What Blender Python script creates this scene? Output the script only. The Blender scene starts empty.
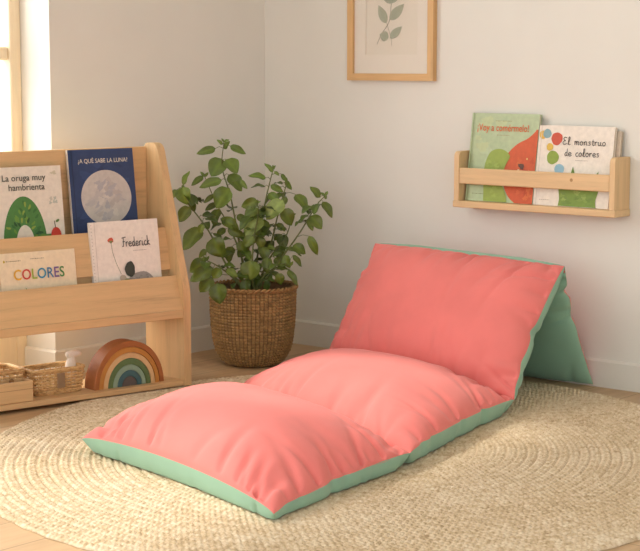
import bpy, math, random
import numpy as np
from mathutils import Vector, Matrix

S = bpy.context.scene
COL = S.collection
R = math.radians

# ------------------------------------------------------------------ camera
FPX = 1700.0
PITCH = math.atan(215.5 / FPX)
YAW = R(40.5)
cam_data = bpy.data.cameras.new('camera')
cam = bpy.data.objects.new('camera', cam_data)
COL.objects.link(cam)
cam_data.sensor_width = 36.0
cam_data.lens = FPX / 640.0 * 36.0
cam_data.clip_start = 0.05
cam_data.clip_end = 200
cam.location = (4.504, -4.942, 1.1)
cam.rotation_euler = (math.pi / 2 - PITCH, 0, YAW)
S.camera = cam

# ------------------------------------------------------------------ world, sun, exposure
world = bpy.data.worlds.new('daylight')
S.world = world
world.use_nodes = True
wnt = world.node_tree
wb = wnt.nodes['Background']
# hazy sky, brighter on the sunny (window) side
wtc = wnt.nodes.new('ShaderNodeTexCoord')
wdot = wnt.nodes.new('ShaderNodeVectorMath'); wdot.operation = 'DOT_PRODUCT'
wdot.inputs[1].default_value = (-.82, -.25, .50)
wrp = wnt.nodes.new('ShaderNodeValToRGB')
SKY_DIM, SKY_BRIGHT = 1.08, 3.5
wrp.color_ramp.elements[0].position = 0.15; wrp.color_ramp.elements[0].color = (SKY_DIM * .95, SKY_DIM, SKY_DIM * 1.03, 1)
wrp.color_ramp.elements[1].position = 0.80; wrp.color_ramp.elements[1].color = (SKY_BRIGHT, SKY_BRIGHT * .99, SKY_BRIGHT * .96, 1)
wnt.links.new(wtc.outputs['Generated'], wdot.inputs[0])
wnt.links.new(wdot.outputs['Value'], wrp.inputs[0])
wnt.links.new(wrp.outputs[0], wb.inputs[0])
wb.inputs[1].default_value = 1.0

sun_data = bpy.data.lights.new('sun', 'SUN')
sun = bpy.data.objects.new('sun', sun_data)
COL.objects.link(sun)
sun_data.energy = 1.9
sun_data.angle = R(5.0)
sun_data.color = (1.0, 0.93, 0.82)
SUN_DIR = Vector((1.0, 0.22, -1.12))
sun.rotation_euler = SUN_DIR.to_track_quat('-Z', 'Y').to_euler()
sun.location = (-4, -3, 5)

S.view_settings.view_transform = 'Standard'
S.view_settings.look = 'None'
S.view_settings.gamma = 1.0
S.view_settings.use_curve_mapping = False
S.view_settings.exposure = 0.64

# ------------------------------------------------------------------ materials
def srgb(r, g, b):
    f = lambda c: (c / 255 / 12.92) if c <= 10 else ((c / 255 + 0.055) / 1.055) ** 2.4
    return (f(r), f(g), f(b), 1)

class NT:
    def __init__(s, name):
        s.m = bpy.data.materials.new(name); s.m.use_nodes = True
        s.t = s.m.node_tree; s.b = s.t.nodes['Principled BSDF']
    def n(s, typ, **kw):
        o = s.t.nodes.new(typ)
        for k, v in kw.items(): setattr(o, k, v)
        return o
    def l(s, a, b): s.t.links.new(a, b)
    def coords(s, scale=(1, 1, 1), rot=(0, 0, 0)):
        tc = s.n('ShaderNodeTexCoord'); mp = s.n('ShaderNodeMapping')
        mp.inputs['Scale'].default_value = scale; mp.inputs['Rotation'].default_value = rot
        s.l(tc.outputs['Object'], mp.inputs[0]); return mp.outputs[0]
    def noise(s, vec, scale, detail=4, rough=.55):
        q = s.n('ShaderNodeTexNoise'); q.inputs['Scale'].default_value = scale
        q.inputs['Detail'].default_value = detail; q.inputs['Roughness'].default_value = rough
        s.l(vec, q.inputs['Vector']); return q.outputs['Fac']
    def ramp(s, fac, stops):
        q = s.n('ShaderNodeValToRGB'); e = q.color_ramp.elements
        while len(e) < len(stops): e.new(.5)
        for i, (p, c) in enumerate(stops): e[i].position = p; e[i].color = c
        s.l(fac, q.inputs[0]); return q.outputs[0]
    def bump(s, h, strength=.3, dist=.002):
        q = s.n('ShaderNodeBump'); q.inputs['Strength'].default_value = strength
        q.inputs['Distance'].default_value = dist
        s.l(h, q.inputs['Height']); s.l(q.outputs[0], s.b.inputs['Normal'])

def sc(c, k): return (c[0] * k, c[1] * k, c[2] * k, 1)

def plain(name, c, rough=.6, var=.06, nscale=30, bump=0.0):
    t = NT(name); t.b.inputs['Roughness'].default_value = rough
    v = t.coords(); f = t.noise(v, nscale)
    t.l(t.ramp(f, [(.3, sc(c, 1 - var)), (.7, sc(c, 1 + var))]), t.b.inputs['Base Color'])
    if bump: t.bump(f, bump)
    return t.m

def wood(name, c, axis='x', dark=.78, rough=.5):
    t = NT(name); t.b.inputs['Roughness'].default_value = rough
    st = {'x': (1.2, 22, 22), 'y': (22, 1.2, 22), 'z': (22, 22, 1.2)}[axis]
    f1 = t.noise(t.coords(st), 2.2, 5, .6)
    st2 = tuple(a * 6 for a in st)
    f2 = t.noise(t.coords(st2), 3.0, 3, .6)
    mx = t.n('ShaderNodeMath', operation='MULTIPLY_ADD'); mx.inputs[1].default_value = .35
    t.l(f2, mx.inputs[0]); t.l(f1, mx.inputs[2])
    t.l(t.ramp(mx.outputs[0], [(.42, sc(c, dark)), (.62, c), (.85, sc(c, 1.1))]), t.b.inputs['Base Color'])
    t.bump(mx.outputs[0], .08, .001)
    return t.m

def fabric(name, c, var=.05):
    t = NT(name); t.b.inputs['Roughness'].default_value = .92
    t.b.inputs['Sheen Weight'].default_value = .15
    t.b.inputs['Specular IOR Level'].default_value = .2
    f = t.noise(t.coords(), 6, 3)
    t.l(t.ramp(f, [(.3, sc(c, 1 - var)), (.7, sc(c, 1 + var))]), t.b.inputs['Base Color'])
    g = t.noise(t.coords((1, 1, 1)), 420, 2)
    t.bump(g, .12, .0015)
    return t.m

WALL = plain('wall_paint', srgb(230, 227, 218), .9, .02, 3, .02)
TRIM = plain('trim_paint', srgb(230, 226, 216), .6, .015, 4)
CEIL = plain('ceiling_paint', srgb(240, 240, 238), .9, .02, 3)
OAKC = srgb(207, 170, 122)
OAKX, OAKY, OAKZ = (wood('pale_wood_' + a, OAKC, a) for a in 'xyz')
PINEC = srgb(222, 188, 142)
PINEX, PINEZ = wood('pine_x', PINEC, 'x', .86), wood('pine_z', PINEC, 'z', .86)
FRAMEX, FRAMEZ = wood('frame_wood_x', srgb(214, 172, 118), 'x', .85), wood('frame_wood_z', srgb(214, 172, 118), 'z', .85)
WINWOOD = wood('window_wood', srgb(232, 214, 182), 'z', .94)
CORAL = fabric('coral_cotton', srgb(233, 128, 122))
MINT = fabric('mint_cotton', srgb(150, 190, 166))
PAGES = plain('book_pages', srgb(226, 214, 196), .9, .08, 200)
SOIL = plain('soil', srgb(50, 36, 26), 1, .4, 90, .8)

def floor_mat():
    t = NT('oak_planks'); t.b.inputs['Roughness'].default_value = .45
    v = t.coords((1, 1, 1), (0, 0, R(90)))
    b = t.n('ShaderNodeTexBrick'); t.l(v, b.inputs['Vector'])
    b.offset = .37; b.inputs['Scale'].default_value = 1
    b.inputs['Brick Width'].default_value = 1.6; b.inputs['Row Height'].default_value = .17
    b.inputs['Mortar Size'].default_value = .0018; b.inputs['Mortar Smooth'].default_value = .4
    b.inputs['Color1'].default_value = srgb(206, 174, 134); b.inputs['Color2'].default_value = srgb(194, 160, 120)
    b.inputs['Mortar'].default_value = srgb(140, 110, 78)
    f = t.noise(t.coords((14, .9, 1)), 2.5, 6, .6)
    mix = t.n('ShaderNodeMixRGB', blend_type='MULTIPLY'); mix.inputs[0].default_value = .8
    t.l(b.outputs['Color'], mix.inputs[1])
    t.l(t.ramp(f, [(.3, (.78, .74, .70, 1)), (.65, (1.02, 1.02, 1.0, 1))]), mix.inputs[2])
    t.l(mix.outputs[0], t.b.inputs['Base Color'])
    t.bump(f, .05, .001)
    return t.m
FLOOR = floor_mat()

def glass_mat(name, refl=1.0):
    t = NT(name)
    tr = t.n('ShaderNodeBsdfTransparent'); gl = t.n('ShaderNodeBsdfGlossy')
    gl.inputs['Roughness'].default_value = .02
    lw = t.n('ShaderNodeLayerWeight'); lw.inputs[0].default_value = .5
    pw = t.n('ShaderNodeMath', operation='POWER'); pw.inputs[1].default_value = 5.0
    fr = t.n('ShaderNodeMath', operation='MULTIPLY_ADD'); fr.inputs[1].default_value = .95; fr.inputs[2].default_value = .04
    t.l(lw.outputs['Facing'], pw.inputs[0]); t.l(pw.outputs[0], fr.inputs[0])
    mx = t.n('ShaderNodeMixShader')
    t.l(fr.outputs[0], mx.inputs[0]); t.l(tr.outputs[0], mx.inputs[1]); t.l(gl.outputs[0], mx.inputs[2])
    out = [n for n in t.t.nodes if n.type == 'OUTPUT_MATERIAL'][0]
    t.l(mx.outputs[0], out.inputs[0])
    return t.m
GLASS = glass_mat('clear_glass')

def jute_mat():
    t = NT('jute_braid'); t.b.inputs['Roughness'].default_value = .95
    t.b.inputs['Specular IOR Level'].default_value = .15
    f = t.noise(t.coords(), 60, 5, .7); g = t.noise(t.coords(), 2.2, 3)
    a = t.n('ShaderNodeMath', operation='MULTIPLY_ADD'); a.inputs[1].default_value = .3
    t.l(g, a.inputs[0]); t.l(f, a.inputs[2])
    t.l(t.ramp(a.outputs[0], [(.42, srgb(168, 142, 108)), (.6, srgb(214, 191, 156)), (.82, srgb(238, 224, 199))]), t.b.inputs['Base Color'])
    t.bump(t.noise(t.coords(), 240, 3, .7), .5, .004)
    return t.m
JUTE = jute_mat()

def wicker_mat(name, c1, c2, c3):
    t = NT(name); t.b.inputs['Roughness'].default_value = .65
    f = t.noise(t.coords((1, 1, 2.5)), 70, 4, .65)
    t.l(t.ramp(f, [(.3, c1), (.5, c2), (.72, c3)]), t.b.inputs['Base Color'])
    t.bump(t.noise(t.coords((1, 1, 5)), 130, 3), .4, .002)
    return t.m
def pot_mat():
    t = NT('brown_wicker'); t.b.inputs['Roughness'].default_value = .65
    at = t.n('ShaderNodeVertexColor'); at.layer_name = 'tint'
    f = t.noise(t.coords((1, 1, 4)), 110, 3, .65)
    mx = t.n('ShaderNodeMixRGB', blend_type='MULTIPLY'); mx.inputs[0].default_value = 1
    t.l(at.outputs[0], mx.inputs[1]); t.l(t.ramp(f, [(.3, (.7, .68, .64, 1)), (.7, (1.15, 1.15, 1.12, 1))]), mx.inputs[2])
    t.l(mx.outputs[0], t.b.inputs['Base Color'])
    t.bump(t.noise(t.coords((1, 1, 5)), 130, 3), .4, .002)
    return t.m
WICKERPOT = pot_mat()
WICKER = wicker_mat('brown_wicker', srgb(104, 74, 38), srgb(154, 114, 64), srgb(188, 148, 92))
SEAGRASS = wicker_mat('pale_seagrass', srgb(164, 122, 70), srgb(206, 166, 110), srgb(228, 194, 142))

def leaf_mat():
    t = NT('leaf_green'); t.b.inputs['Roughness'].default_value = .38; t.b.inputs['Specular IOR Level'].default_value = .45
    at = t.n('ShaderNodeVertexColor'); at.layer_name = 'tint'
    f = t.noise(t.coords(), 40, 3)
    mx = t.n('ShaderNodeMixRGB', blend_type='MULTIPLY'); mx.inputs[0].default_value = .6
    t.l(at.outputs[0], mx.inputs[1])
    t.l(t.ramp(f, [(.3, (.72, .76, .7, 1)), (.7, (1.12, 1.1, 1.05, 1))]), mx.inputs[2])
    t.l(mx.outputs[0], t.b.inputs['Base Color'])
    t.b.inputs['Subsurface Weight'].default_value = 0
    return t.m
LEAF = leaf_mat()
STEM = plain('stem_green', srgb(104, 112, 58), .6, .2, 60)

# ------------------------------------------------------------------ mesh helpers
class MB:
    """collects geometry for ONE mesh object"""
    def __init__(s): s.v = []; s.f = []; s.m = []
    def add(s, vs, fs, mi=0):
        o = len(s.v); s.v += [tuple(map(float, v)) for v in vs]
        s.f += [tuple(i + o for i in f) for f in fs]; s.m += [mi] * len(fs)
        return s
    def box(s, a, b, mi=0, bev=0.0):
        x0, y0, z0 = a; x1, y1, z1 = b
        c = ((x0 + x1) / 2, (y0 + y1) / 2, (z0 + z1) / 2); h = ((x1 - x0) / 2, (y1 - y0) / 2, (z1 - z0) / 2)
        e = min(bev, .45 * min(h) * 2 / 2)
        if e <= 0:
            vs = [(c[0] + i * h[0], c[1] + j * h[1], c[2] + k * h[2]) for i in (-1, 1) for j in (-1, 1) for k in (-1, 1)]
            fs = [(0, 1, 3, 2), (4, 6, 7, 5), (0, 4, 5, 1), (2, 3, 7, 6), (0, 2, 6, 4), (1, 5, 7, 3)]
            return s.add(vs, fs, mi)
        vs = []; idx = {}
        for i in (-1, 1):
            for j in (-1, 1):
                for k in (-1, 1):
                    sg = (i, j, k)
                    for ax in range(3):
                        p = [c[q] + sg[q] * (h[q] - (0 if q == ax else e)) for q in range(3)]
                        idx[(i, j, k, ax)] = len(vs); vs.append(p)
        fs = []
        for ax in range(3):
            o1, o2 = [q for q in range(3) if q != ax]
            for sgn in (-1, 1):
                loop = []
                for (a1, a2) in ((-1, -1), (1, -1), (1, 1), (-1, 1)):
                    k = [0, 0, 0]; k[ax] = sgn; k[o1] = a1; k[o2] = a2
                    loop.append(idx[(*k, ax)])
                fs.append(tuple(loop))
            for a1 in (-1, 1):
                for a2 in (-1, 1):
                    def K(t, w):
                        k = [0, 0, 0]; k[ax] = t; k[o1] = a1; k[o2] = a2; return idx[(*k, w)]
                    fs.append((K(-1, o1), K(1, o1), K(1, o2), K(-1, o2)))
        for i in (-1, 1):
            for j in (-1, 1):
                for k in (-1, 1): fs.append(tuple(idx[(i, j, k, ax)] for ax in range(3)))
        return s.add(vs, fs, mi)
    def prism(s, poly, axis, a, b, mi=0):
        """poly: 2-D outline in the two other axes (in xyz order), swept along axis from a to b"""
        n = len(poly); vs = []
        for t in (a, b):
            for (p, q) in poly:
                vs.append({'x': (t, p, q), 'y': (p, t, q), 'z': (p, q, t)}[axis])
        fs = [tuple(range(n))[::-1], tuple(range(n, 2 * n))] + [(i, (i + 1) % n, n + (i + 1) % n, n + i) for i in range(n)]
        return s.add(vs, fs, mi)
    def tube(s, pts, rad, n=8, mi=0, closed=False):
        P = [Vector(p) for p in pts]; m = len(P); rr = rad if hasattr(rad, '__len__') else [rad] * m
        vs = []; ref = None
        for i in range(m):
            if closed: d = P[(i + 1) % m] - P[i - 1]
            else: d = P[min(i + 1, m - 1)] - P[max(i - 1, 0)]
            d.normalize()
            if ref is None: ref = Vector((0, 0, 1)) if abs(d.z) < .9 else Vector((1, 0, 0))
            x = (ref - d * ref.dot(d)).normalized(); y = d.cross(x); ref = x
            for k in range(n):
                a = 2 * math.pi * k / n
                vs.append(P[i] + (x * math.cos(a) + y * math.sin(a)) * rr[i])
        fs = []
        for i in range(m if closed else m - 1):
            j = (i + 1) % m
            for k in range(n): fs.append((i * n + k, i * n + (k + 1) % n, j * n + (k + 1) % n, j * n + k))
        if not closed: fs += [tuple(range(n))[::-1], tuple(range((m - 1) * n, m * n))]
        return s.add(vs, fs, mi)
    def lathe(s, prof, n=48, mi=0, cx=0, cy=0, sx=1, sy=1):
        vs = [(cx + r * math.cos(2 * math.pi * k / n) * sx, cy + r * math.sin(2 * math.pi * k / n) * sy, z) for (r, z) in prof for k in range(n)]
        fs = [(i * n + k, i * n + (k + 1) % n, (i + 1) * n + (k + 1) % n, (i + 1) * n + k) for i in range(len(prof) - 1) for k in range(n)]
        fs += [tuple(range(n))[::-1], tuple(range((len(prof) - 1) * n, len(prof) * n))]
        return s.add(vs, fs, mi)
    def grid(s, A, mi=0, flip=False):
        nu, nv = A.shape[:2]
        vs = A.reshape(-1, 3).tolist()
        fs = []
        for i in range(nu - 1):
            for j in range(nv - 1):
                q = (i * nv + j, (i + 1) * nv + j, (i + 1) * nv + j + 1, i * nv + j + 1)
                fs.append(q[::-1] if flip else q)
        return s.add(vs, fs, mi)
    def build(s, name, mats, parent=None, smooth=False, loc=None, rot=None):
        me = bpy.data.meshes.new(name)
        me.from_pydata(s.v, [], s.f)
        mats = mats if isinstance(mats, (list, tuple)) else [mats]
        for m in mats: me.materials.append(m)
        me.polygons.foreach_set('material_index', s.m)
        if smooth: me.polygons.foreach_set('use_smooth', [True] * len(s.f))
        me.update(); 
        o = bpy.data.objects.new(name, me); COL.objects.link(o)
        if parent: o.parent = parent
        if loc: o.location = loc
        if rot: o.rotation_euler = rot
        return o

def tag(o, label, cat, group=None):
    o['label'] = label; o['category'] = cat
    if group: o['group'] = group
    return o
def thing(name, label, cat, loc=(0, 0, 0), rot=(0, 0, 0), group=None):
    o = bpy.data.objects.new(name, None); COL.objects.link(o)
    o.location = loc; o.rotation_euler = rot; o.empty_display_size = .05
    return tag(o, label, cat, group)
def struct(o): o['kind'] = 'structure'; return o
def lab(o, s): o['label'] = s; return o

# ------------------------------------------------------------------ room shell
RX, RY, RZ = 5.7, -6.6, 2.6
WY0, WY1, WTOP = -1.09, -3.1, 2.32          # the window recess in the left wall
struct(MB().box((-.24, RY, -.1), (RX, .15, 0)).build('floor', FLOOR))
struct(MB().box((-.24, RY, RZ), (RX, .15, RZ + .1)).build('ceiling', CEIL))
struct(MB().box((-.24, 0, 0), (RX, .15, RZ)).build('wall_back', WALL))
struct(MB().box((-.24, WY0, 0), (0, 0, RZ)).box((-.24, RY, 0), (0, WY1, RZ)).box((-.24, WY1, WTOP), (0, WY0, RZ)).build('wall_left', WALL))
struct(MB().box((RX, -2.4, 0), (RX + .15, .15, RZ)).build('shield_wall_right', WALL))  # unseen wall added to dim the left wall, kept short to admit light
BH, BT = .094, .014
bp = [(0, 0), (BT, 0), (BT, BH - .006), (BT - .005, BH), (0, BH)]
struct(MB().prism([(-y, z) for y, z in bp], 'x', 0, RX).build('baseboard_back', TRIM))
mbb = MB().prism(bp, 'y', WY0, -BT)
mbb.prism([(WY0 - y, z) for y, z in bp], 'x', -.149, BT)
struct(mbb.build('baseboard_left', TRIM))
struct(MB().prism(bp, 'y', RY, WY1 + BT).build('baseboard_left', TRIM))
struct(MB().box((-.24, WY1, 0), (-.001, WY0 - BT, .012), bev=.002).build('trim_1', TRIM))
# window: wooden stiles, rails and glazing bars, glass
win = struct(bpy.data.objects.new('window_1', None)); COL.objects.link(win)
wf = MB()
for y in (WY0 - .048, WY1): wf.box((-.21, y, .012), (-.15, y + .048, WTOP), bev=.004)
wf.box((-.21, WY1 + .048, .012), (-.15, WY0 - .048, .26), bev=.004)
wf.box((-.21, WY1 + .048, WTOP - .05), (-.15, WY0 - .048, WTOP), bev=.004)
struct(wf.build('window_frame', WINWOOD, win))
wm = MB()
ymid = (WY0 + WY1) / 2
wm.box((-.205, ymid - .04, .26), (-.155, ymid + .04, WTOP - .05), bev=.004)
for (ya, yb) in ((WY1 + .048, ymid - .04), (ymid + .04, WY0 - .048)):
    wm.box((-.198, ya, 1.10), (-.162, yb, 1.145), bev=.004)
struct(wm.build('glazing_bar', WINWOOD, win))
struct(MB().box((-.183, WY1 + .04, .25), (-.177, WY0 - .04, WTOP - .04)).build('glass_pane', GLASS, win))

# ------------------------------------------------------------------ rug
def make_rug():
    NR, per, NA = 36, 6, 2800
    RA, RB = 1.205, 1.048; T = .0095
    rows = NR * per
    i = np.arange(rows + 1); r = i / rows
    th = 2 * np.pi * np.arange(NA) / NA
    rr, tt = np.meshgrid(r, th, indexing='ij')
    k = np.minimum(np.floor(rr * NR), NR - 1); fr = rr * NR - k
    x = 2 * fr - 1
    circ = 2 * np.pi * (k + .5) / NR * 1.14
    nst = np.maximum(np.round(circ / .0185), 4)
    ph = nst * tt / (2 * np.pi) + k * .37
    braid = np.abs(np.sin(np.pi * (ph + .42 * np.abs(x) + .5 * (x > 0))))
    mid = 1 - .35 * np.exp(-(x / .16) ** 2)
    h = T * (.30 + .70 * np.clip(1 - x ** 4, 0, 1) ** .5 * (.30 + .70 * braid ** .8) * mid)
    rng = np.random.RandomState(3)
    h *= 1 + .16 * (rng.rand(rows + 1, NA) - .5)
    wob = 1 + .004 * np.sin(tt * 3 + 1) + .002 * np.sin(tt * 61) * rr ** 8
    X = RA * rr * wob * np.cos(tt); Y = RB * rr * wob * np.sin(tt)
    h = np.minimum(h, .0096)
    V = np.stack([X, Y, h], -1)
    bottom = V[-1].copy(); bottom[:, 2] = .0003
    verts = np.concatenate([V.reshape(-1, 3), bottom])
    n = NA; f = []
    a = np.arange(rows + 1)[:, None] * n; j = np.arange(n)[None]; j2 = (j + 1) % n
    q = np.stack([a[:-1] + j, a[1:] + j, a[1:] + j2, a[:-1] + j2], -1).reshape(-1, 4)
    o = (rows + 1) * n
    q2 = np.stack([rows * n + j[0], o + j[0], o + j2[0], rows * n + j2[0]], -1)
    Q = np.concatenate([q, q2]).astype(np.int32)
    me = bpy.data.meshes.new('round_rug')
    me.vertices.add(len(verts)); me.vertices.foreach_set('co', verts.astype(np.float32).ravel())
    me.loops.add(Q.size); me.loops.foreach_set('vertex_index', Q.ravel())
    me.polygons.add(len(Q)); me.polygons.foreach_set('loop_start', np.arange(len(Q), dtype=np.int32) * 4)
    me.polygons.foreach_set('use_smooth', np.ones(len(Q), dtype=bool))
    me.materials.append(JUTE); me.update(); me.validate()
    o = bpy.data.objects.new('round_rug', me); COL.objects.link(o)
    return o
RUGZ = .010
rug = make_rug(); rug.location = (1.500, -1.283, 0.0005)
rug.rotation_euler = (0, 0, -1.009)
tag(rug, 'large rounded braided natural jute rug under the coral floor lounger', 'rug')
# ------------------------------------------------------------------ folding floor lounger
def cushion(P00, P10, P11, P01, N, Ht, Hb, lift, bow, seed, flat=True, n=110, amp=1.0, bp=7, tp=2.6, tq=.58):
    """P00-P10: one end seam, P01-P11: the other; returns top and underside grids that share the seam"""
    rng = np.random.RandomState(seed)
    A, B, C_, D = (np.array(p, float) for p in (P00, P10, P11, P01))
    # finer sampling towards the seam
    t = np.linspace(-1, 1, n); s = .5 + .5 * np.sign(t) * (1 - (1 - np.abs(t)) ** 1.35)
    u, v = np.meshgrid(s, s, indexing='ij')
    base = ((1 - u) * (1 - v))[..., None] * A + (u * (1 - v))[..., None] * B + (u * v)[..., None] * C_ + ((1 - u) * v)[..., None] * D
    U = (B - A + C_ - D) / 2; V = (D - A + C_ - B) / 2
    lu, lv = np.linalg.norm(U), np.linalg.norm(V); U /= lu; V /= lv
    bu, b0, b1 = bow
    base = base + U * (bu * (1 - 2 * u) * 4 * v * (1 - v))[..., None] + V * ((b0 * (1 - v) - b1 * v) * 4 * u * (1 - u))[..., None]
    sq = lambda x: np.clip(4 * x * (1 - x), 0, 1) ** .55
    e = lift[0] * sq(u) * (1 - v) ** 2 + lift[1] * sq(v) + lift[2] * sq(u) * v ** 2
    pr = lambda x, p, q: np.clip(1 - np.abs(2 * x - 1) ** p, 0, 1) ** q
    top = Ht * pr(u, tp, tq) * pr(v, tp, tq)
    bot = Hb * pr(u, bp, .5) * pr(v, bp, .5)
    # soft creases running in from the seams
    w = np.zeros_like(u); wb = np.zeros_like(u)
    for (d, sp, ll) in ((u * lu, v * lv, lv), ((1 - u) * lu, v * lv, lv), (v * lv, u * lu, lu), ((1 - v) * lv, u * lu, lu)):
        for k in range(int(ll / .042)):
            s0 = rng.uniform(.04, .96) * ll; wd = rng.uniform(.006, .016); L = rng.uniform(.04, .17)
            sl = rng.uniform(-.55, .55); a = rng.uniform(.25, 1.0) * .017
            x = sp - s0 - sl * d
            w += -a * np.exp(-(x / (wd * (1 + d / L * .8))) ** 2) * np.minimum(d / .012, 1) * np.exp(-(d / L) ** 1.6)
            if k % 3 == 0:
                wb += a * .7 * np.exp(-(x / wd) ** 2) * np.exp(-(d / .08) ** 2) * np.minimum(d / .004, 1)
    for k in range(9):      # slow undulation of the filling
        a, b, ph, q = rng.uniform(-9, 9), rng.uniform(-9, 9), rng.uniform(0, 6.3), rng.uniform(.001, .0028)
        w += q * np.sin(a * u * lu + b * v * lv + ph) * pr(u, 4, 1) * pr(v, 4, 1)
    # the seams pull in a little where the creases meet them
    for (coord, dist, ll, dirv) in ((v * lv, u * lu, lv, U), (v * lv, (1 - u) * lu, lv, -U)):
        pull = np.zeros_like(u)
        for k in range(int(ll / .11)):
            pull += rng.uniform(.003, .010) * np.exp(-((coord - rng.uniform(.08, .92) * ll) / rng.uniform(.015, .035)) ** 2)
        base = base + dirv * (pull * np.exp(-dist / .05))[..., None]
    N = np.array(N, float); N /= np.linalg.norm(N)
    T = base + N * (e + top + amp * w)[..., None]
    Bm = base + N * (e - bot + wb)[..., None]
    if flat:
        Bm[..., 2] = np.maximum(Bm[..., 2], RUGZ + .0015)
        T[..., 2] = np.maximum(T[..., 2], RUGZ + .003)
    return T, Bm

LO = Vector((1.35, -1.15, RUGZ))
lounger = thing('floor_lounger', 'coral and mint padded floor lounger folded out on the round jute rug', 'floor cushion', LO)
lo = np.array(LO)
cA, cB, cD, cE = (.964, -1.826, .045), (1.872, -2.030, .032), (1.785, -1.385, .052), (.798, -1.075, .035)
cF, cG = (1.590, -.600, .052), (.665, -.430, .04)
rR, rL = (1.540, -.245, .434), (.775, -.275, .458)
bR, bL = (1.522, -.022, .008), (.73, -.030, .006)
up = (0, 0, 1)
def seg(i, P, N, Ht, Hb, lift, bow, seed, flat, lb, **kw):
    T, Bm = cushion(*P, N, Ht, Hb, lift, bow, seed, flat, **kw)
    c = MB().grid(T - lo).build('cushion', CORAL, lounger, True)
    MB().grid(Bm - lo, flip=True).build('mint_underside', MINT, c, True)
    lab(c, lb); return c
seg(0, (cA, cB, cD, cE), up, .125, .12, (.030, .010, .0), (.012, .020, .006), 11, True, 'front coral cushion section lying flat')
seg(1, (cE, cD, cF, cG), up, .120, .12, (.0, .012, .0), (.012, .006, .012), 5, True, 'middle coral cushion section lying flat')
def nrm(a, b, c):
    a, b, c = map(np.array, (a, b, c)); return np.cross(b - a, c - a)
seg(2, (cG, cF, rR, rL), nrm(cG, cF, rR), .105, .08, (.0, .006, .0), (.018, .0, .004), 23, False, 'coral backrest section leaning up', bp=8, amp=1.2, tp=3.0)
seg(3, (rL, rR, bR, bL), nrm(rL, rR, bR), .085, .042, (.0, .004, .0), (.016, .002, .0), 31, False, 'rear section propping up the backrest, mint inside', bp=4, amp=1.1)
hp = [Vector(rL).lerp(Vector(rR), t) + Vector((0, .010, .0)) - LO for t in np.linspace(0.01, .99, 24)]
MB().tube(hp, [(.004 + .006) * min(1, 6 * t * (1 - t)) for t in np.linspace(0, 1, 24)], 10).build('hinge_strip', MINT, lounger, True)

# ------------------------------------------------------------------ bookcase
BO = (.507, -.930, RUGZ + .0022); BA = R(79.1)
bc = thing('bookcase', 'pale wooden front-facing children\'s bookcase standing left of the potted plant', 'bookcase', BO, (0, 0, BA))
BM = Matrix.Translation(BO) @ Matrix.Rotation(BA, 4, 'Z')
def bpos(x, y, z): return tuple(BM @ Vector((x, y, z - BO[2])))    # bookcase frame, height above the floor
BL_, BD, TH = 1.0, .235, .028
def rnd(poly, rad, which, n=5):
    out = []
    for i, p in enumerate(poly):
        if i not in which: out.append(p); continue
        p = Vector(p); a = Vector(poly[i - 1]); b = Vector(poly[(i + 1) % len(poly)])
        da = (a - p).normalized(); db = (b - p).normalized(); r = rad
        p0 = p + da * r; p1 = p + db * r
        for k in range(n + 1):
            t = k / n; out.append(tuple((1 - t) ** 2 * p0 + 2 * t * (1 - t) * p + t * t * p1))
    return out
z0 = -BO[2]
prof = rnd([(0, 0), (0, .33 + z0), (.155, .822 + z0), (BD, .822 + z0), (BD, 0)], .03, (1, 2, 3))
for xa in (-TH, -BL_):
    MB().prism(prof, 'x', xa, xa + TH).build('side_panel', OAKZ, bc)
xi0, xi1 = -BL_ + TH, -TH
MB().box((xi0, BD - .016, .40 + z0), (xi1, BD - .002, .808 + z0), bev=.002).build('back_panel', OAKX, bc)
MB().box((xi0, .004, .0), (xi1, BD - .004, .03 + z0 + .0), bev=.002).build('bottom_shelf', OAKX, bc)
MB().box((xi0, .002, .243 + z0), (xi1, BD - .004, .271 + z0), bev=.002).build('tier_shelf', OAKX, bc)
def slant(name, d0, za, d1, zb, t=.014):
    L = math.hypot(d1 - d0, zb - za); n = ((zb - za) / L * t, -(d1 - d0) / L * t)
    MB().prism([(d0, za + z0), (d1, zb + z0), (d1 + n[0], zb + n[1] + z0), (d0 + n[0], za + n[1] + z0)], 'x', xi0, xi1).build(name, OAKX, bc)
slant('front_board', .006, .272, .044, .383)
slant('middle_board', .078, .40, .108, .540)
MB().box((xi0, .10, .490 + z0), (xi1, BD - .017, .502 + z0), bev=.001).build('tier_shelf', OAKX, bc)
MB().box((xi0, .092, .272 + z0), (xi1, .104, .402 + z0)).build('inner_back', OAKX, bc)
# ------------------------------------------------------------------ books
INK = plain('ink', srgb(52, 48, 46), .8, .05)
_flat = {}
def fc(r, g, b):
    k = (r, g, b)
    if k not in _flat: _flat[k] = plain('print_%d_%d_%d' % k, srgb(r, g, b), .55, .07, 60)
    return _flat[k]

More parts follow.
